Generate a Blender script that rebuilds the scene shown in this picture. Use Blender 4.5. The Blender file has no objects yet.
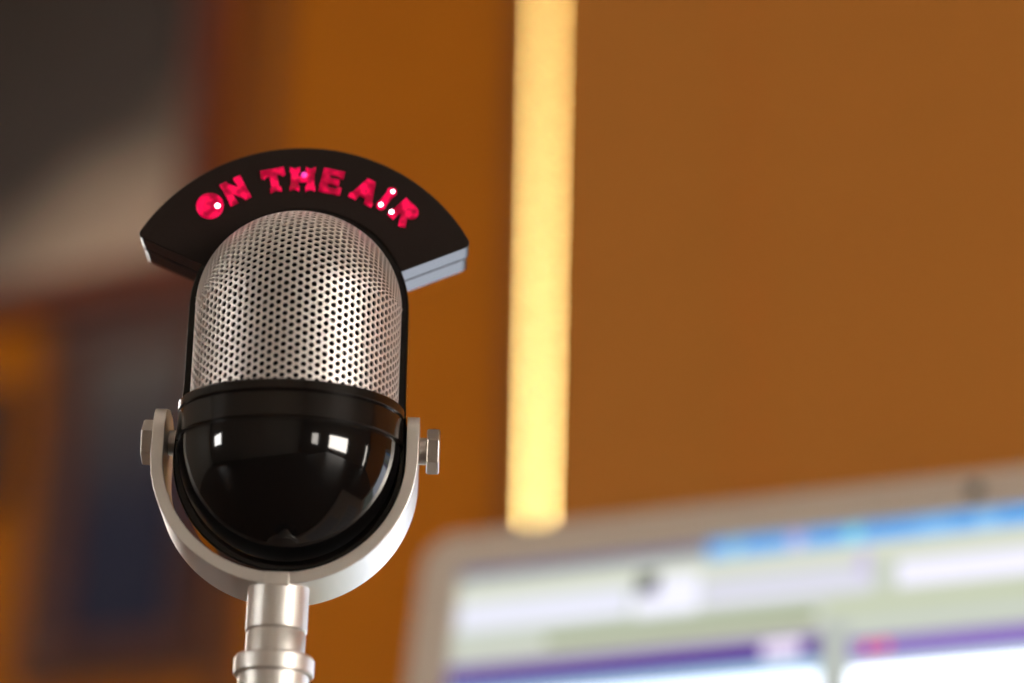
import bpy, bmesh, math, random
from mathutils import Vector, Matrix
random.seed(7)
C = bpy.context.scene.collection
PI = math.pi

# ------------------------------------------------------------------ helpers
def mat(name, col, rough=.5, metal=0., emit=None, estr=0., spec=.5, coat=0., noise=None, bump=None):
    m = bpy.data.materials.new(name); m.use_nodes = True
    nt = m.node_tree; b = nt.nodes['Principled BSDF']
    b.inputs['Base Color'].default_value = (*col, 1)
    b.inputs['Roughness'].default_value = rough
    b.inputs['Metallic'].default_value = metal
    b.inputs['Specular IOR Level'].default_value = spec
    b.inputs['Coat Weight'].default_value = coat
    if emit:
        b.inputs['Emission Color'].default_value = (*emit, 1)
        b.inputs['Emission Strength'].default_value = estr
    if noise or bump:
        tc = nt.nodes.new('ShaderNodeTexCoord')
        mp = nt.nodes.new('ShaderNodeMapping'); nt.links.new(tc.outputs['Object'], mp.inputs['Vector'])
        nz = nt.nodes.new('ShaderNodeTexNoise'); nt.links.new(mp.outputs['Vector'], nz.inputs['Vector'])
        nz.inputs['Detail'].default_value = 4
        sc = (noise or bump)[0]
        if isinstance(sc, tuple):
            mp.inputs['Scale'].default_value = sc; nz.inputs['Scale'].default_value = 1
        else:
            nz.inputs['Scale'].default_value = sc
        if noise:
            rp = nt.nodes.new('ShaderNodeValToRGB'); nt.links.new(nz.outputs['Fac'], rp.inputs['Fac'])
            k = noise[1]
            rp.color_ramp.elements[0].position = .3; rp.color_ramp.elements[1].position = .7
            rp.color_ramp.elements[0].color = (*[c*(1-k) for c in col], 1)
            rp.color_ramp.elements[1].color = (*[min(1, c*(1+k)) for c in col], 1)
            nt.links.new(rp.outputs['Color'], b.inputs['Base Color'])
        if bump:
            bp = nt.nodes.new('ShaderNodeBump'); bp.inputs['Strength'].default_value = bump[1]
            bp.inputs['Distance'].default_value = bump[2]
            nt.links.new(nz.outputs['Fac'], bp.inputs['Height']); nt.links.new(bp.outputs['Normal'], b.inputs['Normal'])
    return m

def obj(name, bm, m, parent=None, smooth=None, bevel=None):
    me = bpy.data.meshes.new(name)
    bmesh.ops.recalc_face_normals(bm, faces=bm.faces)
    bm.to_mesh(me); bm.free()
    if m: me.materials.append(m)
    o = bpy.data.objects.new(name, me); C.objects.link(o)
    if parent: o.parent = parent
    if smooth is not None:
        for p in me.polygons: p.use_smooth = True
        me.set_sharp_from_angle(angle=math.radians(smooth))
    if bevel:
        md = o.modifiers.new('bevel', 'BEVEL'); md.width = bevel[0]; md.segments = bevel[1]
        md.limit_method = 'ANGLE'; md.angle_limit = math.radians(40); md.harden_normals = True
        for p in me.polygons: p.use_smooth = True
    return o

def box(bm, x0, x1, y0, y1, z0, z1):
    v = [bm.verts.new(p) for p in ((x0,y0,z0),(x1,y0,z0),(x1,y1,z0),(x0,y1,z0),(x0,y0,z1),(x1,y0,z1),(x1,y1,z1),(x0,y1,z1))]
    for f in ((0,3,2,1),(4,5,6,7),(0,1,5,4),(1,2,6,5),(2,3,7,6),(3,0,4,7)): bm.faces.new([v[i] for i in f])
def boxes(*bs):
    bm = bmesh.new()
    for b in bs: box(bm, *b)
    return bm
def prism(bm, pts, d0, d1, fn):
    """closed outline pts (2D) extruded between d0 and d1; fn(a, b, d) gives the 3D point"""
    A = [bm.verts.new(fn(a, b, d0)) for a, b in pts]; B = [bm.verts.new(fn(a, b, d1)) for a, b in pts]
    n = len(pts)
    bm.faces.new(A); bm.faces.new(B[::-1])
    for i in range(n): bm.faces.new((A[i], B[i], B[(i+1) % n], A[(i+1) % n]))
def lathe(bm, prof, cx, cy, seg=64, a0=0., a1=2*PI, sy=1., cap=False):
    """profile of (r, z) turned about the vertical axis at cx, cy"""
    full = abs(a1-a0-2*PI) < 1e-6
    n = seg if full else seg+1
    rings = []
    for r, z in prof:
        if r < 1e-9: rings.append([bm.verts.new((cx, cy, z))]); continue
        rings.append([bm.verts.new((cx+r*math.cos(a0+(a1-a0)*i/seg), cy+sy*r*math.sin(a0+(a1-a0)*i/seg), z)) for i in range(n)])
    for A, B in zip(rings, rings[1:]):
        for i in range(seg):
            j = (i+1) % n
            if len(A) == 1 and len(B) == 1: continue
            if len(A) == 1: bm.faces.new((A[0], B[i], B[j]))
            elif len(B) == 1: bm.faces.new((A[i], B[0], A[j]))
            else: bm.faces.new((A[i], B[i], B[j], A[j]))
    return rings
def thing(name, label, cat, loc=(0,0,0), rot=(0,0,0), group=None):
    o = bpy.data.objects.new(name, None); C.objects.link(o); o.empty_display_size = .05
    o.location = loc; o.rotation_euler = rot
    o['label'] = label; o['category'] = cat
    if group: o['group'] = group
    return o
def struct(name, bm, m, parent=None, **k):
    o = obj(name, bm, m, parent, **k)
    if not parent: o['kind'] = 'structure'
    return o

# ------------------------------------------------------------------ camera
PSI = math.radians(26)                       # the camera looks to the left of the back wall's normal
PITCH, ROLL, FPX = math.radians(22), math.radians(1.4), 2306.
ZC = .782                                    # eye height above the floor
cam = bpy.data.cameras.new('camera'); co = bpy.data.objects.new('camera', cam); C.objects.link(co)
Rz = Matrix.Rotation(PSI, 3, 'Z')
fw = Rz @ Vector((0, math.cos(PITCH), math.sin(PITCH))); rt = Rz @ Vector((1, 0, 0)); up = rt.cross(fw)
r2 = math.cos(ROLL)*rt + math.sin(ROLL)*up; u2 = math.cos(ROLL)*up - math.sin(ROLL)*rt
M = Matrix((r2, u2, -fw)).transposed().to_4x4(); M.translation = (0, 0, ZC)
co.matrix_world = M
cam.sensor_width = 36; cam.lens = FPX*36/1024; cam.clip_start = .02
cam.dof.use_dof = True; cam.dof.aperture_fstop = 4.6; cam.dof.aperture_blades = 0
bpy.context.scene.camera = co
MIC_D = .50
def ray(px, py): return fw + r2*(px-512)/FPX - u2*(py-341.5)/FPX
mic_head = Vector((0, 0, ZC)) + ray(299, 309)*MIC_D       # centre of the grille's dome
cam.dof.focus_distance = MIC_D - .009

# ------------------------------------------------------------------ materials
M_wall = mat('ochre_plaster', (.50, .150, .004), .8, spec=.2, noise=(6, .05), bump=(60, .15, .002))
M_cream = mat('cream_plaster', (.42, .38, .33), .8, spec=.2, bump=(60, .15, .002))
M_ceil = mat('ceiling_white', (.8, .76, .7), .9, spec=.2, bump=(80, .1, .002))
M_floor = mat('floor_boards', (.07, .04, .022), .4, noise=((3, 40, 1), .35))
M_jamb = mat('painted_jamb', (.7, .5, .25), .7)
M_blind = mat('blind_fabric', (.50, .185, .030), .85, spec=.15, noise=((3, 3, 260), .06), bump=((20, 20, 900), .3, .0006))
M_frame_red = mat('red_brown_wood', (.16, .028, .008), .45, noise=((8, 8, 60), .3))
M_frame_dark = mat('dark_brown_wood', (.075, .018, .007), .45, noise=((8, 8, 60), .3))
M_batten = mat('brown_batten', (.20, .055, .003), .6, noise=((40, 40, 4), .25))
M_side = mat('gloss_black_edge', (.008, .007, .008), .16, spec=.5)
M_ring = mat('turned_black_plastic', (.008, .006, .005), .17, spec=.45)
M_desk = mat('desk_wood', (.09, .05, .028), .4, noise=((40, 3, 3), .3))
M_gloss = mat('gloss_black_plastic', (.004, .0035, .0035), .07, spec=.42)
M_satin = mat('satin_black_plastic', (.010, .008, .007), .33, spec=.5, bump=(900, .06, .0003))
M_sign = mat('textured_black_plastic', (.0105, .0055, .004), .5, spec=.22, bump=(1400, .12, .0003))
M_grille = mat('nickel_mesh', (.82, .775, .74), .49, 1., noise=(500, .03))
M_alu = mat('brushed_aluminium', (.82, .79, .75), .40, 1., bump=((300, 300, 3000), .05, .0002))
M_bolt = mat('turned_steel', (.60, .56, .52), .28, 1., bump=((2500, 300, 300), .05, .0002))
M_lid = mat('silver_laptop_shell', (.66, .56, .465), .5, .5, noise=(300, .03))
M_key = mat('silver_key', (.45, .45, .46), .5)
M_rubber = mat('black_rubber', (.02, .02, .02), .8)

def emis(name, col, s):
    return mat(name, (.02, .02, .02), .4, emit=col, estr=s)

# ------------------------------------------------------------------ the room
X0, X1, Y0, Y1, H = -4.2, 2.4, -2.6, 1.65, 2.7
T = .12
struct('floor', boxes((X0-T, X1+T, Y0-T, Y1+T, -.1, 0)), M_floor)
struct('ceiling', boxes((X0-T, X1+T, Y0-T, Y1+T, H, H+.1)), M_ceil)

# back wall with a window opening whose left jamb is splayed back towards the pane
WL, WR, WB, WT = -.782, .72, 1.08, 2.30
bm = bmesh.new()
xy = lambda a, b, d: (a, b, d)
prism(bm, [(X0-T, Y1), (WL, Y1), (WL-.02, Y1+.012), (WL-.16, Y1+T), (X0-T, Y1+T)], WB, WT, xy)
box(bm, WR, X1+T, Y1, Y1+T, WB, WT)
box(bm, X0-T, X1+T, Y1, Y1+T, 0, WB)
box(bm, X0-T, X1+T, Y1, Y1+T, WT, H)
struct('wall_back', bm, M_wall)

def window(name, axis, pos, a0, a1, z0, z1, sgn, glow, strength, cross=True, root=None):
    """a lit window: frame and mullions stand into the room by sgn, the pane is the bright sky behind"""
    def bx(bm, p0, p1, q0, q1, za, zb):
        lo, hi = sorted((pos+sgn*p0, pos+sgn*p1))
        if axis == 'x': box(bm, lo, hi, q0, q1, za, zb)
        else: box(bm, q0, q1, lo, hi, za, zb)
    bm = bmesh.new(); w = .05
    bx(bm, 0, .05, a0-w, a0, z0-w, z1+w); bx(bm, 0, .05, a1, a1+w, z0-w, z1+w)
    bx(bm, 0, .05, a0, a1, z0-w, z0); bx(bm, 0, .05, a0, a1, z1, z1+w)
    fr = struct(name, bm, mat(name+'_paint', (.7, .66, .6), .4))
    bm = bmesh.new(); bx(bm, .004, .012, a0, a1, z0, z1)
    obj('pane', bm, emis(name+'_daylight', glow, strength), fr)
    if cross:
        bm = bmesh.new(); am = (a0+a1)/2
        bx(bm, .012, .035, am-.02, am+.02, z0, z1)
        obj('mullion', bm, fr.data.materials[0], fr)
    return fr

# far walls
struct('wall_left', boxes((X0-T, X0, Y0-T, Y1, 0, H)), M_cream)
struct('wall_right', boxes((X1, X1+T, Y0-T, Y1, 0, H)), M_cream)
struct('wall_front', boxes((X0, X1, Y0-T, Y0, 0, H)), M_cream)
WARMDAY = (1., .93, .84)
window('window_1', 'y', Y0, -3.44, -2.66, .94, 1.48, 1, (1., .98, .95), 30, cross=False)
window('window_2', 'x', X1, -.68, .26, .67, 1.19, -1, WARMDAY, 35, cross=False)
window('window_3', 'x', X1, -1.75, -1.33, .67, 1.19, -1, WARMDAY, 13, cross=False)
window('streak_window', 'x', X1, 1.34, 1.44, .55, 1.25, -1, WARMDAY, 16, cross=False)  # unseen narrow bright slit, added for a streak reflected in the lower shell
window('glint_window', 'y', Y1, -2.16, -1.66, 1.12, 1.80, -1, (1., .96, .90), 10)  # unseen, added to put a bright glint on the sign's left tip

# window behind the blind
bm = boxes((WL-.15, WR, Y1+.085, Y1+.11, WB, WB+.04), (WL-.15, WR, Y1+.085, Y1+.11, WT-.04, WT), (WR-.04, WR, Y1+.085, Y1+.11, WB+.04, WT-.04))
w4 = struct('window_4', bm, M_jamb)
obj('casing', boxes((WL-.020, WL-.0006, Y1-.010, Y1+.004, WB-.03, WT+.03)), M_batten, w4)
bm = boxes((WL-.13, WR-.04, Y1+.10, Y1+.106, WB+.04, WT-.04))
gm = bpy.data.materials.new('window_glass'); gm.use_nodes = True; nt = gm.node_tree
nt.nodes.remove(nt.nodes['Principled BSDF'])
ta = nt.nodes.new('ShaderNodeBsdfTransparent'); gl = nt.nodes.new('ShaderNodeBsdfGlossy'); gl.inputs['Roughness'].default_value = .02
fr_ = nt.nodes.new('ShaderNodeFresnel'); mx = nt.nodes.new('ShaderNodeMixShader')
nt.links.new(fr_.outputs[0], mx.inputs[0]); nt.links.new(ta.outputs[0], mx.inputs[1]); nt.links.new(gl.outputs[0], mx.inputs[2])
nt.links.new(mx.outputs[0], nt.nodes['Material Output'].inputs['Surface'])
obj('pane', bm, gm, w4)
struct('added_dado', boxes((X0, WL-.16, Y1-.014, Y1, .12, 1.02), (X0, WL-.16, Y1-.024, Y1, 1.02, 1.05)), M_frame_dark)  # unseen dado, added so the sign's underside reflects something dark
struct('trim_1', boxes((-1.078, -1.056, Y1-.012, Y1, 1.05, H)), M_batten)

# panel blinds: two overlapping fabric panels hanging in the opening
def blind(x0, x1, y, label):
    t = thing('panel_blind', label, 'blind', ((x0+x1)/2, y, WB+.004), group='panel blinds in the window')
    w = (x1-x0)/2; h = WT-WB-.012
    bm = bmesh.new()
    n = 24
    # fabric with a very slight vertical waviness
    F = [[(-w+2*w*i/n, .0006*math.sin(7.3*i/n*PI)-.0006) for i in range(n+1)]]
    pts = F[0] + [(a, b+.0016) for a, b in F[0][::-1]]
    prism(bm, pts, .018, h-.03, xy)
    obj('fabric', bm, M_blind, t, smooth=40)
    obj('bottom_bar', boxes((-w, w, -.0025, .0035, 0, .018)), M_jamb, t)
    obj('head_carrier', boxes((-w, w, -.003, .005, h-.03, h)), M_jamb, t)
    return t
blind(WL+.0025, -.600, Y1+.0065, 'narrow brown fabric blind panel right beside the bright vertical gap of light')
blind(-.6135, WR, Y1+.0115, 'wide brown fabric blind panel behind the laptop, furthest from the gap of light')

# ------------------------------------------------------------------ framed pictures on the back wall
def picture(label, x0, x1, z0, z1, fwid, depth, fm, pm, group=None):
    t = thing('framed_picture', label, 'picture', ((x0+x1)/2, Y1, z0), group=group)
    a, h = (x1-x0)/2, z1-z0
    bm = bmesh.new()
    # four mitred mouldings with a stepped profile
    prof = [(0, 0), (0, depth*.8), (fwid*.25, depth), (fwid*.7, depth*.85), (fwid, depth*.5), (fwid, 0)]
    rings = []
    for d, e in prof:
        rings.append([bm.verts.new(p) for p in ((-a+d, -e, d), (a-d, -e, d), (a-d, -e, h-d), (-a+d, -e, h-d))])
    rings.append(rings[0])
    for A, B in zip(rings, rings[1:]):
        for i in range(4): bm.faces.new((A[i], A[(i+1) % 4], B[(i+1) % 4], B[i]))
    obj('frame', bm, fm, t)
    obj('print', boxes((-a+fwid, a-fwid, -depth*.35, -.002, fwid, h-fwid)), pm, t)
    return t
def art(name, stops, dx, dz, off, nscale=3., namt=.25):
    """an abstract print: colour bands along a direction, broken up by noise"""
    m = bpy.data.materials.new(name); m.use_nodes = True; nt = m.node_tree; b = nt.nodes['Principled BSDF']
    b.inputs['Roughness'].default_value = .6; b.inputs['Specular IOR Level'].default_value = .3
    tc = nt.nodes.new('ShaderNodeTexCoord'); sp = nt.nodes.new('ShaderNodeSeparateXYZ'); nt.links.new(tc.outputs['Object'], sp.inputs[0])
    nz = nt.nodes.new('ShaderNodeTexNoise'); nz.inputs['Scale'].default_value = nscale*3; nt.links.new(tc.outputs['Object'], nz.inputs['Vector'])
    def mth(op, a, v):
        n = nt.nodes.new('ShaderNodeMath'); n.operation = op; nt.links.new(a, n.inputs[0])
        if hasattr(v, 'links'): nt.links.new(v, n.inputs[1])
        else: n.inputs[1].default_value = v
        return n.outputs[0]
    s = mth('ADD', mth('MULTIPLY', sp.outputs['X'], dx), mth('MULTIPLY', sp.outputs['Z'], dz))
    s = mth('ADD', s, mth('MULTIPLY', nz.outputs['Fac'], namt)); s = mth('ADD', s, off-namt/2)
    rp = nt.nodes.new('ShaderNodeValToRGB'); nt.links.new(s, rp.inputs['Fac'])
    el = rp.color_ramp.elements
    for i, (p, c) in enumerate(stops):
        e = el[i] if i < 2 else el.new(p)
        e.position = p; e.color = (*c, 1)
    nt.links.new(rp.outputs['Color'], b.inputs['Base Color'])
    return m
zz = lambda r: r+ZC
A1 = art('landscape_print', [(0., (.035, .024, .018)), (.40, (.06, .045, .038)), (.62, (.58, .43, .32)), (.85, (.62, .48, .37)), (1., (.34, .25, .18))], .9, -1.55, .62)
A2 = art('blue_print', [(0., (.010, .012, .042)), (.35, (.015, .017, .045)), (.7, (.08, .07, .075)), (1., (.28, .23, .20))], .0, 3.1, -.12)
A3 = art('dark_print', [(0., (.02, .02, .03)), (1., (.10, .09, .10))], 0, 4, .1)
picture('large picture of dark and taupe tones in a red-brown frame, upper left corner', -1.58, -1.11, zz(.838), zz(1.45), .042, .03, M_frame_red, A1)
picture('upright picture, grey above navy blue, in dark frame behind the microphone', -1.285, -1.082, zz(.472), zz(.832), .044, .022, M_frame_dark, A2)
picture('small dark picture cut by the left edge of the photo', -1.56, -1.325, zz(.645), zz(.775), .02, .02, M_frame_dark, A3)

# ------------------------------------------------------------------ desk
ZD = .750
t = thing('desk', 'brown wooden desk carrying the microphone and the laptop', 'desk', (-.15, .42, 0))
obj('desktop', boxes((-.95, .95, -.50, .50, ZD-.03, ZD)), M_desk, t, bevel=(.004, 2))
obj('apron', boxes((-.85, .85, -.42, -.40, ZD-.11, ZD-.03), (-.85, .85, .40, .42, ZD-.11, ZD-.03), (-.87, -.85, -.42, .42, ZD-.11, ZD-.03), (.85, .87, -.42, .42, ZD-.11, ZD-.03)), M_desk, t)
for sx in (-1, 1):
    for sy in (-1, 1):
        bm = bmesh.new(); a = .03
        P = [(sx*.85-a, sy*.42-a), (sx*.85+a, sy*.42-a), (sx*.85+a, sy*.42+a), (sx*.85-a, sy*.42+a)]
        prism(bm, P, 0, ZD-.03, xy)
        obj('leg', bm, M_desk, t, bevel=(.004, 2))

# ------------------------------------------------------------------ microphone
U = MIC_D/.55/4193.                              # one unit of the drawing in metres
DEEP = 46.                                       # thickness of the flat body frame
YAW = PSI + math.radians(1.5)
PZ = -137.                                       # height of the pivot bolts below the dome's centre
HEAD_TILT, HEAD_LEAN = math.radians(3.5), math.radians(-.4)
LEAN = 0.
Ry, Rx, Rl = Matrix.Rotation(HEAD_LEAN-LEAN, 3, 'Y'), Matrix.Rotation(HEAD_TILT, 3, 'X'), Matrix.Rotation(LEAN, 3, 'Y')
HEAD = [True]
def Q(x, y, z):
    """drawing units -> units about the stand's axis at the pivot; the head nods forward on its pivot bolts"""
    p = Vector((x, y-DEEP/2, z-PZ))
    return p if not HEAD[0] else Rx @ (Ry @ p)
Rm = Matrix.Rotation(YAW, 3, 'Z')
pivot = mic_head - Rm @ (Rl @ Q(0, 0, 0)) * U
PIVH = pivot.z - ZD
zbase_ = -PIVH/U + PZ                            # the desk in drawing units
foot_ = Rl @ Vector((0, 0, -PIVH/U))*U
mic = thing('desk_microphone', 'black and silver desk microphone with lit red sign, held in a silver yoke', 'microphone',
            tuple(Vector((pivot.x, pivot.y, ZD)) + Rm @ Vector((foot_.x, 0, 0))), (0, 0, YAW))
def L(x, y, z):
    p = Rl @ Q(x, y, z) * U
    return (p.x - foot_.x, p.y, p.z + PIVH)
def turn_back(bm):
    """the back half of the head: the front half turned round its vertical middle axis"""
    for v in bm.verts: v.co = Vector((-v.co.x, DEEP-v.co.y, v.co.z))
    return bm
def lift(bm):
    for v in bm.verts: v.co = Vector(L(*v.co))
    return bm
front = lambda a, b, d: (a, d, b)                # outline in x-z, extruded in depth

RB, ZB = 110., -154.
BX, RL_ = -2., 114.
def stadium(R, zb, n=40):
    p = [(R*math.cos(PI*i/n), R*math.sin(PI*i/n)) for i in range(n+1)]
    p += [(-R-(RL_-R-BX)*f, zb*t) for t, f in ((.55, .0), (.72, .35), (.86, .8))]
    p += [(BX+RL_*math.cos(PI+PI*i/n), zb+RL_*math.sin(PI+PI*i/n)) for i in range(n+1)]
    return p + [(R+(RL_-R+BX)*f, zb*t) for t, f in ((.86, .8), (.72, .35), (.55, .0))]
bm = bmesh.new(); prism(bm, stadium(RB, ZB), 0, DEEP, front)
obj('body_frame', lift(bm), M_gloss, mic, bevel=(2.6*U, 3), smooth=35)

# --- perforated grille: a half capsule bent from a sheet with staggered round holes
GR, GD, GZ = 102.6, .92, -116.                   # radius, depth ratio, lower edge
def surf(u, v, k=1.):
    """sheet coordinates: u around, v up; below v = 0 a half cylinder, above it a quarter sphere"""
    a = u/GR; r = GR*k
    if v <= 0: return (r*math.sin(a), -GD*r*math.cos(a), v)
    b = v/GR
    return (r*math.sin(a), -GD*r*math.cos(a)*math.cos(b), .962*r*math.cos(a)*math.sin(b))
bm = bmesh.new()
PV = 7.75                # vertical pitch of the holes
PH = PV*.866; HR = PV*.36
nu = int(GR*PI/2/PH)+1
cache = {}
def vert(u, v):
    u = max(-GR*PI/2, min(GR*PI/2, u)); v = max(GZ, min(GR*PI/2, v))
    key = (round(u, 2), round(v, 2))
    if key not in cache: cache[key] = bm.verts.new(surf(u, v))
    return cache[key]
for i in range(-nu, nu+1):
    j = 0
    while True:
        v = GZ - PV*.3 + PV*(j+(.5 if i % 2 else 0)); j += 1
        if v > GR*PI/2 + PV: break
        u = i*PH
        # six sided cell (flat left and right corners) with an 12-gon hole
        N = 12
        hexv = []
        for k in range(6):
            a0 = PI/3*k; a1 = PI/3*(k+1); Rr = PV/math.sqrt(3)
            p0 = (u+Rr*math.cos(a0), v+Rr*math.sin(a0)); p1 = (u+Rr*math.cos(a1), v+Rr*math.sin(a1))
            hexv += [p0, ((p0[0]+p1[0])/2, (p0[1]+p1[1])/2)]
        if abs(u)-HR > GR*PI/2 or v+HR < GZ: continue
        outer = [vert(*p) for p in hexv]
        hole = [vert(u+HR*math.cos(PI/6*k), v+HR*math.sin(PI/6*k)) for k in range(12)]
        for k in range(12):
            q = [outer[k], outer[(k+1) % 12], hole[(k+1) % 12], hole[k]]
            q = [x for n, x in enumerate(q) if x not in q[:n]]
            if len(q) >= 3:
                try: bm.faces.new(q)
                except ValueError: pass
bmesh.ops.remove_doubles(bm, verts=bm.verts, dist=.03)
loose = [f for f in bm.faces if f.calc_area() < 1e-3]
bmesh.ops.delete(bm, geom=loose, context='FACES')
for e in bm.edges:
    if len(e.link_faces) == 1: e.smooth = False
back = bm.copy()
for b_ in (bm, turn_back(back)):
    g = obj('grille', lift(b_), M_grille, mic)
    for p in g.data.polygons: p.use_smooth = True
    md = g.modifiers.new('sheet', 'SOLIDIFY'); md.thickness = 2.0*U; md.offset = -1

# --- lower shell with its two grooves
SD = .93
def half(prof):
    bm = bmesh.new(); R = lathe(bm, prof, BX, 0, seg=72, a0=-PI, a1=0, sy=SD)
    bmesh.ops.holes_fill(bm, edges=bm.edges, sides=0)
    return bm
def both(name, bm, m, ang):
    back = turn_back(bm.copy())
    obj(name, lift(bm), m, mic, smooth=ang); obj(name, lift(back), m, mic, smooth=ang)
RZ = 5.5
prof = [(0, -110), (101, -110), (106, -110.3), (107.4, -112), (107.4, -119.5), (106.2, -120.4), (105.2, -121.2), (106.2, -122.2), (107.2, -123.2),
        (107.2, -146.0), (106.2, -147), (104.2, -148), (104.2, -149), (105.5, -150.3)]
both('grooved_collar', half([(r*1.035, z+RZ) for r, z in prof + [(0, -150.3)]]), M_ring, 30)
prof = [(0, -150.3), (105.8, -150.3)]
BH = 115.
for i in range(1, 33):
    a = PI/2*i/32
    prof.append((105.8*math.cos(a) if i < 32 else 0, -152-BH*math.sin(a)))
both('lower_shell', half([(r*1.03, z+RZ) for r, z in prof]), M_gloss, 40)

# --- lit sign arching over the head
def sector(r_in, rho, e, half_ang, rc, n=44):
    """ring sector: inner arc about the dome's centre, outer arc (radius rho) about a point e lower, rounded outer corners"""
    pts = []
    def outer(a):                                 # a measured from vertical
        s_, c_ = math.sin(a), math.cos(a)
        r = -e*c_ + math.sqrt(rho*rho - e*e*s_*s_)
        return r
    ha = half_ang
    for i in range(n+1):
        a = ha - 2*ha*i/n; pts.append((r_in*math.sin(a), r_in*math.cos(a)))
    # left end (a = -ha): walk out, round the corner
    def corner(sg):
        R = outer(ha); k = rc
        p0 = ((R-k)*math.sin(ha), (R-k)*math.cos(ha)); pc = (R*math.sin(ha), R*math.cos(ha))
        a2 = ha - k/R; p1 = (outer(a2)*math.sin(a2), outer(a2)*math.cos(a2))
        out = []
        for i in range(9):
            t_ = i/8; out.append(((1-t_)**2*p0[0]+2*t_*(1-t_)*pc[0]+t_*t_*p1[0], (1-t_)**2*p0[1]+2*t_*(1-t_)*pc[1]+t_*t_*p1[1]))
        return [(sg*x, z) for x, z in out], a2
    lc, a2 = corner(-1); pts += lc
    for i in range(1, n):
        a = -a2 + 2*a2*i/n; pts.append((outer(a)*math.sin(a), outer(a)*math.cos(a)))
    pts += corner(1)[0][::-1]
    return pts
HA = math.radians(66.7)
bm = bmesh.new(); prism(bm, [(a+2.2, b) for a, b in sector(107, 191.5, 17., HA, 8.)], -1.5, 30, front)
sign = obj('sign_front_plate', lift(bm), M_sign, mic, bevel=(1.6*U, 3), smooth=35)
bm = bmesh.new(); prism(bm, [(a+1.6, b) for a, b in sector(107, 190.5, 17., HA, 9.)], 31.2, 68, front)
obj('sign_back_plate', lift(bm), M_side, mic, bevel=(2.2*U, 3), smooth=35)

sign.data.materials.append(M_side)
for p in sign.data.polygons:
    if abs(p.normal.y) < .5: p.material_index = 1

# letters: bold slab strokes, each letter a raised lens of its own
def letter_mat():
    m = bpy.data.materials.new('glowing_red_lens'); m.use_nodes = True; nt = m.node_tree; b = nt.nodes['Principled BSDF']
    b.inputs['Base Color'].default_value = (.35, .0, .03, 1); b.inputs['Roughness'].default_value = .25
    tc = nt.nodes.new('ShaderNodeTexCoord'); nz = nt.nodes.new('ShaderNodeTexNoise'); nz.inputs['Scale'].default_value = 420; nz.inputs['Detail'].default_value = 1
    nt.links.new(tc.outputs['Object'], nz.inputs['Vector'])
    rp = nt.nodes.new('ShaderNodeValToRGB'); nt.links.new(nz.outputs['Fac'], rp.inputs['Fac'])
    e = rp.color_ramp.elements
    e[0].position = .38; e[0].color = (.16, .0, .010, 1); e[1].position = .60; e[1].color = (1., .002, .085, 1)
    nt.links.new(rp.outputs['Color'], b.inputs['Emission Color']); b.inputs['Emission Strength'].default_value = .82
    return m
M_letter = letter_mat()
M_letter_dim = letter_mat(); M_letter_dim.node_tree.nodes['Principled BSDF'].inputs['Emission Strength'].default_value = .5
M_led = emis('led_core', (1., .55, .65), 9.)
M_led2 = emis('led_dim_core', (1., .05, .45), 1.3)
def bar(x0, y0, x1, y1, w):
    d = Vector((x1-x0, y1-y0)).normalized(); n = Vector((-d.y, d.x))*w/2
    return [(x0+n.x, y0+n.y), (x0-n.x, y0-n.y), (x1-n.x, y1-n.y), (x1+n.x, y1+n.y)]
def disc(cx, cy, r, n=28, sy=1.): return [(cx+r*math.cos(2*PI*i/n), cy+sy*r*math.sin(2*PI*i/n)) for i in range(n)]
hL = 14.5
notch = lambda x, y, s, w=6.5: [(x-w, y), (x-w, y-s*6), (x+w, y-s*6), (x+w, y), (x, y-s*2.6)]   # slab foot with a v cut
GLYPH = {
 'T': [[(-13.5, hL), (-14, hL-9), (-10.5, hL-11), (-8, hL-8), (8, hL-8), (10.5, hL-11), (14, hL-9), (13.5, hL)], bar(0, hL-4, 0, -hL+3, 8.6), notch(0, -hL, -1)],
 'H': [bar(-9, hL-2, -9, -hL+2, 8.4), bar(9, hL-2, 9, -hL+2, 8.4), bar(-9, 0, 9, 0, 6.5), notch(-9, hL, 1, 5.6), notch(9, hL, 1, 5.6), notch(-9, -hL, -1, 5.6), notch(9, -hL, -1, 5.6)],
 'E': [bar(-7.5, hL, -7.5, -hL, 9), bar(-11, hL-3.5, 12, hL-3.5, 7), bar(-8, 0, 9, 0, 7.5), bar(-11, -hL+3.5, 12.5, -hL+3.5, 7), bar(10, hL, 10, hL-9, 5), bar(10.5, -hL, 10.5, -hL+9, 5)],
 'N': [bar(-8.5, hL, -8.5, -hL, 8), bar(8.5, hL, 8.5, -hL, 8), bar(-9, hL-4, 9, -hL+4, 9), bar(-13, hL-2.5, -4, hL-2.5, 5), bar(-13, -hL+2.5, -4, -hL+2.5, 5), bar(4, hL-2.5, 13, hL-2.5, 5)],
 'A': [bar(-10, -hL+1, -1, hL-1, 8.5), bar(10, -hL+1, 1, hL-1, 8.5), bar(-6, -4.5, 6, -4.5, 6.5), bar(-4, hL-2, 4, hL-2, 4.5), bar(-14.5, -hL+2.5, -5, -hL+2.5, 5), bar(5, -hL+2.5, 14.5, -hL+2.5, 5)],
 'I': [bar(0, hL-3, 0, -hL+3, 9), disc(0, hL-4.5, 5.6), disc(0, -hL+4.5, 5.6)],
 'R': [bar(-7.5, hL, -7.5, -hL, 8.5), bar(-9, hL-3.2, 5, hL-3.2, 6.4), bar(-9, -.5, 5, -.5, 6), disc(5, 6.2, 8.2), bar(1, 0, 10, -hL+1, 8.5), bar(-12, -hL+2.5, -3, -hL+2.5, 5)],
}
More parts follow.
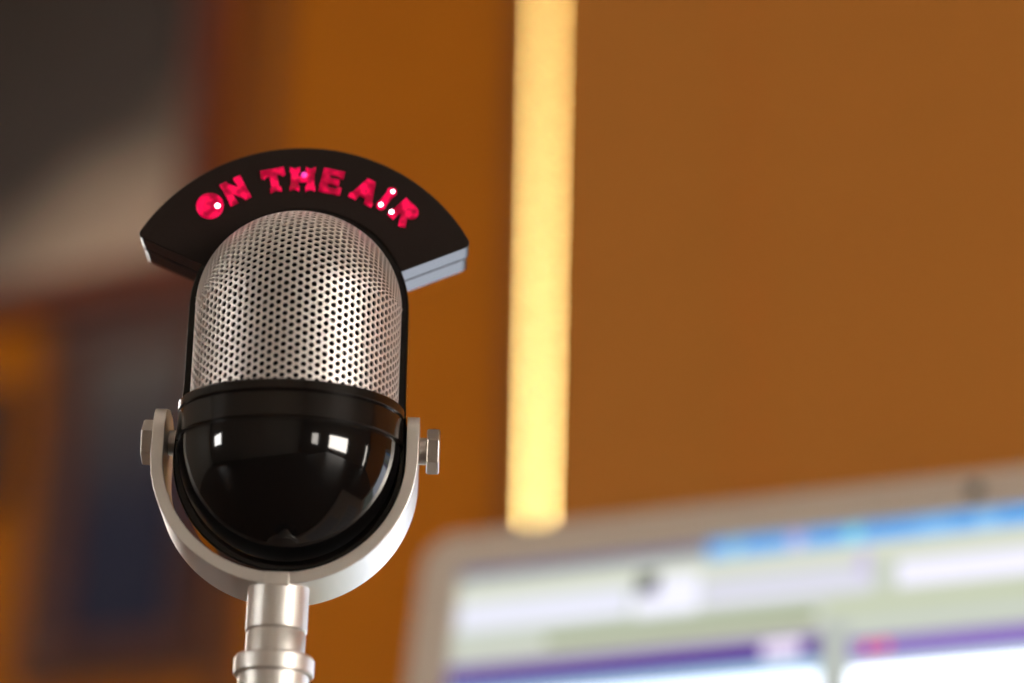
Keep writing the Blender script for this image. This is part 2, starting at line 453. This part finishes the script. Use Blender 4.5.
# centre (x, z) and turn of each letter, on an arc about the dome's centre
RL = 143.
spots = [('O', -41.6, 143), ('N', -29.4, 142.5), ('T', -13.0, 140), ('H', -1.1, 139), ('E', 11.0, 140), ('A', 25.8, 142), ('I', 34.7, 146.5), ('R', 44.0, 146.5)]
LS_ = .90
for ch, deg, rl in spots:
    a = math.radians(deg); ca, sa = math.cos(a), math.sin(a)
    cx, cz = rl*sa, rl*ca
    put = lambda u, w: (cx + (u*ca + w*sa)*LS_, cz + (w*ca - u*sa)*LS_)
    bm = bmesh.new()
    if ch == 'O':
        ringo = []
        for rr, dd in ((15.5, -1.2), (15.5, -3.2), (14.3, -4.2), (9.5, -4.2), (8.7, -3.2), (6.6, -3.2), (6.0, -4.0)):
            ringo.append([bm.verts.new((*put(x, z)[:1], dd, put(x, z)[1])) for x, z in disc(0, 0, rr)])
        for A_, B_ in zip(ringo, ringo[1:]):
            for i in range(28): bm.faces.new((A_[i], A_[(i+1) % 28], B_[(i+1) % 28], B_[i]))
        bm.faces.new(ringo[-1])
    else:
        for k, poly in enumerate(GLYPH[ch]):
            prism(bm, [put(*p) for p in poly], -3.4-.12*k, -1.0, front)
    lo = obj('letter', lift(bm), M_letter_dim if ch == 'E' else M_letter, sign)
def led(px, pz, r, m):
    bm = bmesh.new(); bmesh.ops.create_uvsphere(bm, u_segments=12, v_segments=8, radius=r)
    for v in bm.verts: v.co = Vector((v.co.x+px, v.co.y*.6-4.2, v.co.z+pz))
    obj('led', lift(bm), m, sign, smooth=60)
def pol(deg, r): return (r*math.sin(math.radians(deg)), r*math.cos(math.radians(deg)))
led(*pol(-39.2, 137.7), 2.7, M_led)
led(*pol(35.0, 156.0), 2.0, M_led)
led(*pol(34.5, 137.4), 2.3, M_led)
led(*pol(40.1, 138.0), 2.4, M_led)
led(*pol(-.5, 143.1), 3.2, M_led2)

HEAD[0] = False
# --- yoke: a flat bar bent to a U, rounded at both ends
YD, YZ, YX = 23., -160., -5.5
SD_, SX = 11., -5.                                # the stand's axis
YI, YO, YH = 117.5, 129.5, 42.                      # inner and outer radius, half depth of the bar
bm = bmesh.new()
path = []
ARM = 54.
for i in range(0, 9): path.append((-1, YZ+ARM*(1-i/8), 0.))
for i in range(1, 64): path.append((0, 0, PI+PI*i/64))
for i in range(0, 9): path.append((1, YZ+ARM*i/8, 0.))
rows = []
for k, (sd, z, a) in enumerate(path):
    if sd: dirx, dirz, cz = sd, 0., z
    else: dirx, dirz, cz = math.cos(a), math.sin(a), YZ
    hd = YH
    if sd:                                        # the ends taper to a half round
        top = YZ+ARM; q = max(0., (z-(top-26))/26.)
        hd = YH*(math.sqrt(max(0., 1-q*q))*.75+.25) if q > 0 else YH
    rows.append([(YX+dirx*r, YD+s_*hd, cz+dirz*r) for r, s_ in ((YI, -1), (YO, -1), (YO, 1), (YI, 1))])
V = [[bm.verts.new(p) for p in r] for r in rows]
for A_, B_ in zip(V, V[1:]):
    for i in range(4): bm.faces.new((A_[i], A_[(i+1) % 4], B_[(i+1) % 4], B_[i]))
bm.faces.new(V[0]); bm.faces.new(V[-1])
yoke = obj('yoke', lift(bm), M_alu, mic, smooth=30, bevel=(1.1*U, 3))

# --- pivot bolts: hex head, shaft through the arm, spacer against the body
def turned(bm, x0, x1, r, seg, rot=0., cham=0.):
    prof = [(x0+cham, r-cham*.0), (x1-cham, r)]
    ringz = []
    def ring_(x, rr): ringz.append([bm.verts.new((x, YD+rr*math.cos(rot+2*PI*i/seg), PZ+rr*math.sin(rot+2*PI*i/seg))) for i in range(seg)])
    if cham: ring_(x0, r-cham)
    ring_(x0+cham, r); ring_(x1-cham, r)
    if cham: ring_(x1, r-cham)
    bm.faces.new(ringz[0]); bm.faces.new(ringz[-1])
    for A_, B_ in zip(ringz, ringz[1:]):
        for i in range(seg): bm.faces.new((A_[i], A_[(i+1) % seg], B_[(i+1) % seg], B_[i]))
for sd in (-1, 1):
    xo = YX+sd*YO; gap = 1.0 if sd < 0 else 7.5
    a, b = sorted((xo+sd*gap, xo+sd*(gap+13.)))
    bm = bmesh.new(); turned(bm, a, b, 22.5, 6, math.radians(47), 1.2)
    bolt = obj('pivot_bolt', lift(bm), M_bolt, mic, bevel=(.6*U, 2))
    a, b = sorted((sd*108., xo+sd*(gap+.5)))
    bm = bmesh.new(); turned(bm, a, b, 10.5, 32)
    obj('shaft', lift(bm), M_bolt, bolt, smooth=40)
    a, b = sorted((sd*109.5, YX+sd*YI))
    bm = bmesh.new(); turned(bm, a, b, 12.5, 32, 0, .8)
    obj('spacer', lift(bm), M_bolt, bolt, smooth=40)
    if sd > 0:
        a, b = sorted((xo-.2, xo+sd*gap))
        bm = bmesh.new(); turned(bm, a, b, 13.5, 32, 0, .6)
        obj('washer', lift(bm), M_bolt, bolt, smooth=40)

# --- stand: turned column, collar, lower tube, round base on the desk
zbase = zbase_
bm = bmesh.new()
lathe(bm, [(0, -284), (28, -284), (29.5, -285.5), (29.5, -328), (28.8, -329.2), (27.8, -330.2), (28.4, -331.5), (28.4, -358), (0, -358)], SX, SD_, 64)
obj('column', lift(bm), M_alu, mic, smooth=30)
bm = bmesh.new()
lathe(bm, [(0, -352), (31, -352), (36.2, -353.5), (38.2, -356.5), (38.2, -370.5), (37, -372), (0, -372)], SX, SD_, 64)
obj('clamp_collar', lift(bm), M_alu, mic, smooth=30)
bm = bmesh.new()
lathe(bm, [(0, -371), (33.6, -371), (33.6, zbase+48), (40, zbase+40), (0, zbase+40)], SX, SD_, 64)
obj('stand_tube', lift(bm), M_alu, mic, smooth=30)
bm = bmesh.new()
box(bm, SX-11.5, SX+11.5, YD-YH-1.2, YD-YH+10, -290, YZ-YI+.5)
obj('tongue', lift(bm), M_alu, yoke, bevel=(.8*U, 2))
bm = bmesh.new()
RBASE = .030/U
lathe(bm, [(0, zbase+44), (40, zbase+44), (52, zbase+40), (RBASE*.7, zbase+26), (RBASE*.94, zbase+17), (RBASE, zbase+9), (RBASE, zbase+3), (RBASE-3, zbase), (0, zbase)], SX, SD_, 72)
obj('base', lift(bm), M_satin, mic, smooth=35)

# ------------------------------------------------------------------ laptop
LS = 1.04
LW, LH = .404, .262
P0 = Vector((-.36236, .67710, .23613))*LS + Vector((0, 0, ZC))
TILT = math.radians(10.5)
upv = Vector((0, math.sin(TILT), math.cos(TILT))); nrm = Vector((0, -math.cos(TILT), math.sin(TILT)))
hinge = P0 - upv*LH
BT = .020; BD = .220
lap = thing('laptop', 'open silver laptop with rounded corners, its bright screen showing program windows', 'laptop', (P0.x+LW/2, hinge.y, ZD))
lapo = Vector(lap.location)
def LP(u, w, d=0.):
    """u from the lid's left edge, w down from its top edge, d out of the screen"""
    return P0 + Vector((1, 0, 0))*u - upv*w + nrm*d - lapo
def rrect(x0, x1, y0, y1, r, n=8, corners=(1, 1, 1, 1)):
    pts = []
    for (cx, cy, a, on) in ((x1-r, y0+r, -PI/2, corners[0]), (x1-r, y1-r, 0, corners[1]), (x0+r, y1-r, PI/2, corners[2]), (x0+r, y0+r, PI, corners[3])):
        if on:
            for i in range(n+1): pts.append((cx+r*math.cos(a+PI/2*i/n), cy+r*math.sin(a+PI/2*i/n)))
        else:
            pts.append((cx+r*(math.cos(a)+math.cos(a+PI/2)), cy+r*(math.sin(a)+math.sin(a+PI/2))))
    return pts
bm = bmesh.new(); prism(bm, rrect(0, LW, 0, LH, .013), -.008, 0, lambda a, b, d: LP(a, b, d))
lid = obj('lid', bm, M_lid, lap, bevel=(.0012, 2), smooth=35)
bm = bmesh.new()
SX0, SX1, SY0, SY1 = .0165, LW-.0165, .0155, LH-.022
prism(bm, rrect(SX0, SX1, SY0, SY1, .001, 2), -.001, .0003, lambda a, b, d: LP(a, b, d))
G = 1.0
def scol(name, c, s=1.0):
    lin = [((v/255+.055)/1.055)**2.4 if v/255 > .04045 else v/255/12.92 for v in c]
    return mat(name, (.01, .01, .01), .25, emit=tuple(lin), estr=s*G)
screen = obj('screen', bm, scol('screen_grey_green', (203, 210, 196)), lap)
cnt = [0]
def ui(name, x0, x1, y0, y1, c, s=1.0, r=.0008, parent=None):
    """a flat region of the picture on the screen (LS-scaled millimetres from the lid's top left corner)"""
    cnt[0] += 1
    d = .0004 + .00005*cnt[0]
    k = LS/1000
    bm = bmesh.new(); P = rrect(x0*k, x1*k, y0*k, y1*k, min(r, (x1-x0)*k/2.01, (y1-y0)*k/2.01), 4)
    f = bm.faces.new([bm.verts.new(LP(a, b, d)) for a, b in P])
    return obj(name, bm, scol(name+'_glow', c, s), parent or screen)
XR = 372.
ui('menu_bar', 16.3, 108, 15.4, 19.0, (88, 84, 134))
ui('menu_bar', 106, XR, 14.4, 21.2, (84, 172, 246))
for x0, x1, c in ((113, 118, (140, 205, 245)), (134, 139, (190, 190, 245)), (153, 158, (130, 225, 250)), (176, 187, (110, 190, 255)), (195, 201, (130, 200, 255))):
    ui('menu_item', x0, x1, 15.0, 20.8, c)
ui('toolbar', 17, XR, 21.3, 27, (220, 224, 205))
ui('toolbar_field', 17.6, 80, 28.4, 38.2, (233, 234, 250), 1.05)
ui('toolbar_field', 82, 104.5, 26, 39.5, (240, 240, 255), 1.1)
ui('toolbar_icon', 82.6, 90.0, 24.2, 31.6, (6, 8, 36))
ui('toolbar_field', 105.5, 162, 29, 38.5, (222, 222, 236))
ui('toolbar_tab', 157, 161, 24, 33, (206, 196, 230))
ui('toolbar_field', 170, XR, 29.4, 38.2, (240, 238, 255), 1.1)
ui('ruler_line', 51.5, 144, 43.4, 46.6, (136, 150, 88))
ui('ruler_line', 147, XR, 40.5, 45, (200, 208, 176))
ui('panel', 17, 145.5, 47.4, 51.6, (205, 206, 196))
ui('window_title_bar', 16.6, 146, 51.6, 59.8, (92, 56, 152))
ui('window_title_bar', 155.2, XR, 54.4, 61.6, (140, 112, 194))
ui('window_body', 16.6, 146, 59.9, 64.2, (170, 216, 236))
ui('window_body', 16.6, 146, 64.2, 150, (228, 236, 252), 2.5)
ui('window_body', 155.2, XR, 61.7, 65.0, (205, 230, 236))
ui('window_body', 155.2, XR, 65.0, 170, (236, 241, 255), 3.0)
ui('window_gutter', 146.2, 155.0, 48, 150, (186, 192, 186))
ui('close_button', 159.6, 163.4, 56.0, 59.8, (238, 60, 110), 1.15, .0019)
ui('close_button', 164.6, 168.4, 56.0, 59.8, (238, 60, 110), 1.15, .0019)
ui('window_button', 127, 140, 53.2, 59.0, (238, 225, 250), 1.1, .002)
bm = bmesh.new(); prism(bm, disc(LW/2, .0076, .0028, 20), -.0002, .0006, lambda a, b, d: LP(a, b, d))
obj('webcam', bm, M_rubber, lid)
# base with hinge, keys and trackpad (below the photo's lower edge)
hz = hinge.z - ZD
bm = bmesh.new(); prism(bm, rrect(-LW/2, LW/2, -BD, .012, .013), .0015, BT, lambda a, b, d: (a, b, d))
base = obj('keyboard_base', bm, M_lid, lap, bevel=(.0015, 2), smooth=35)
for i in (-1, 1):
    obj('hinge', boxes((i*.12-.03, i*.12+.03, -.006, .006, BT-.004, max(hz+.004, BT+.003))), M_lid, base)
bm = bmesh.new()
for r in range(5):
    for c in range(13):
        x = -.132+c*.0205+(r % 2)*.004; y = -.045-r*.0195
        box(bm, x, x+.0170, y-.0160, y, BT-.001, BT+.0018)
obj('keys', bm, M_key, base)
obj('trackpad', boxes((-.05, .05, -BD+.012, -BD+.070, BT-.001, BT+.0006)), M_key, base)
for sx in (-1, 1):
    for y in (-.015, -BD+.03):
        bm = bmesh.new(); lathe(bm, [(0, 0), (.006, 0), (.006, .003), (0, .003)], sx*.17, y, 16); obj('foot', bm, M_rubber, base)

# ------------------------------------------------------------------ light and look
w = bpy.data.worlds.new('world'); bpy.context.scene.world = w; w.use_nodes = True
nt = w.node_tree; bg = nt.nodes['Background']
tc = nt.nodes.new('ShaderNodeTexCoord'); sp = nt.nodes.new('ShaderNodeSeparateXYZ'); nt.links.new(tc.outputs['Generated'], sp.inputs[0])
rp = nt.nodes.new('ShaderNodeValToRGB'); nt.links.new(sp.outputs['Z'], rp.inputs['Fac'])      # an evening sky, palest at the horizon
el = rp.color_ramp.elements
el[0].position = .27; el[0].color = (1., .74, .27, 1); el[1].position = .62; el[1].color = (.62, .36, .09, 1)
nt.links.new(rp.outputs['Color'], bg.inputs[0]); bg.inputs[1].default_value = 18.
sc = bpy.context.scene
sc.view_settings.view_transform = 'Standard'; sc.view_settings.look = 'None'
sc.view_settings.exposure = 0; sc.view_settings.gamma = 1; sc.view_settings.use_curve_mapping = False
sc.cycles.max_bounces = 10; sc.cycles.diffuse_bounces = 6
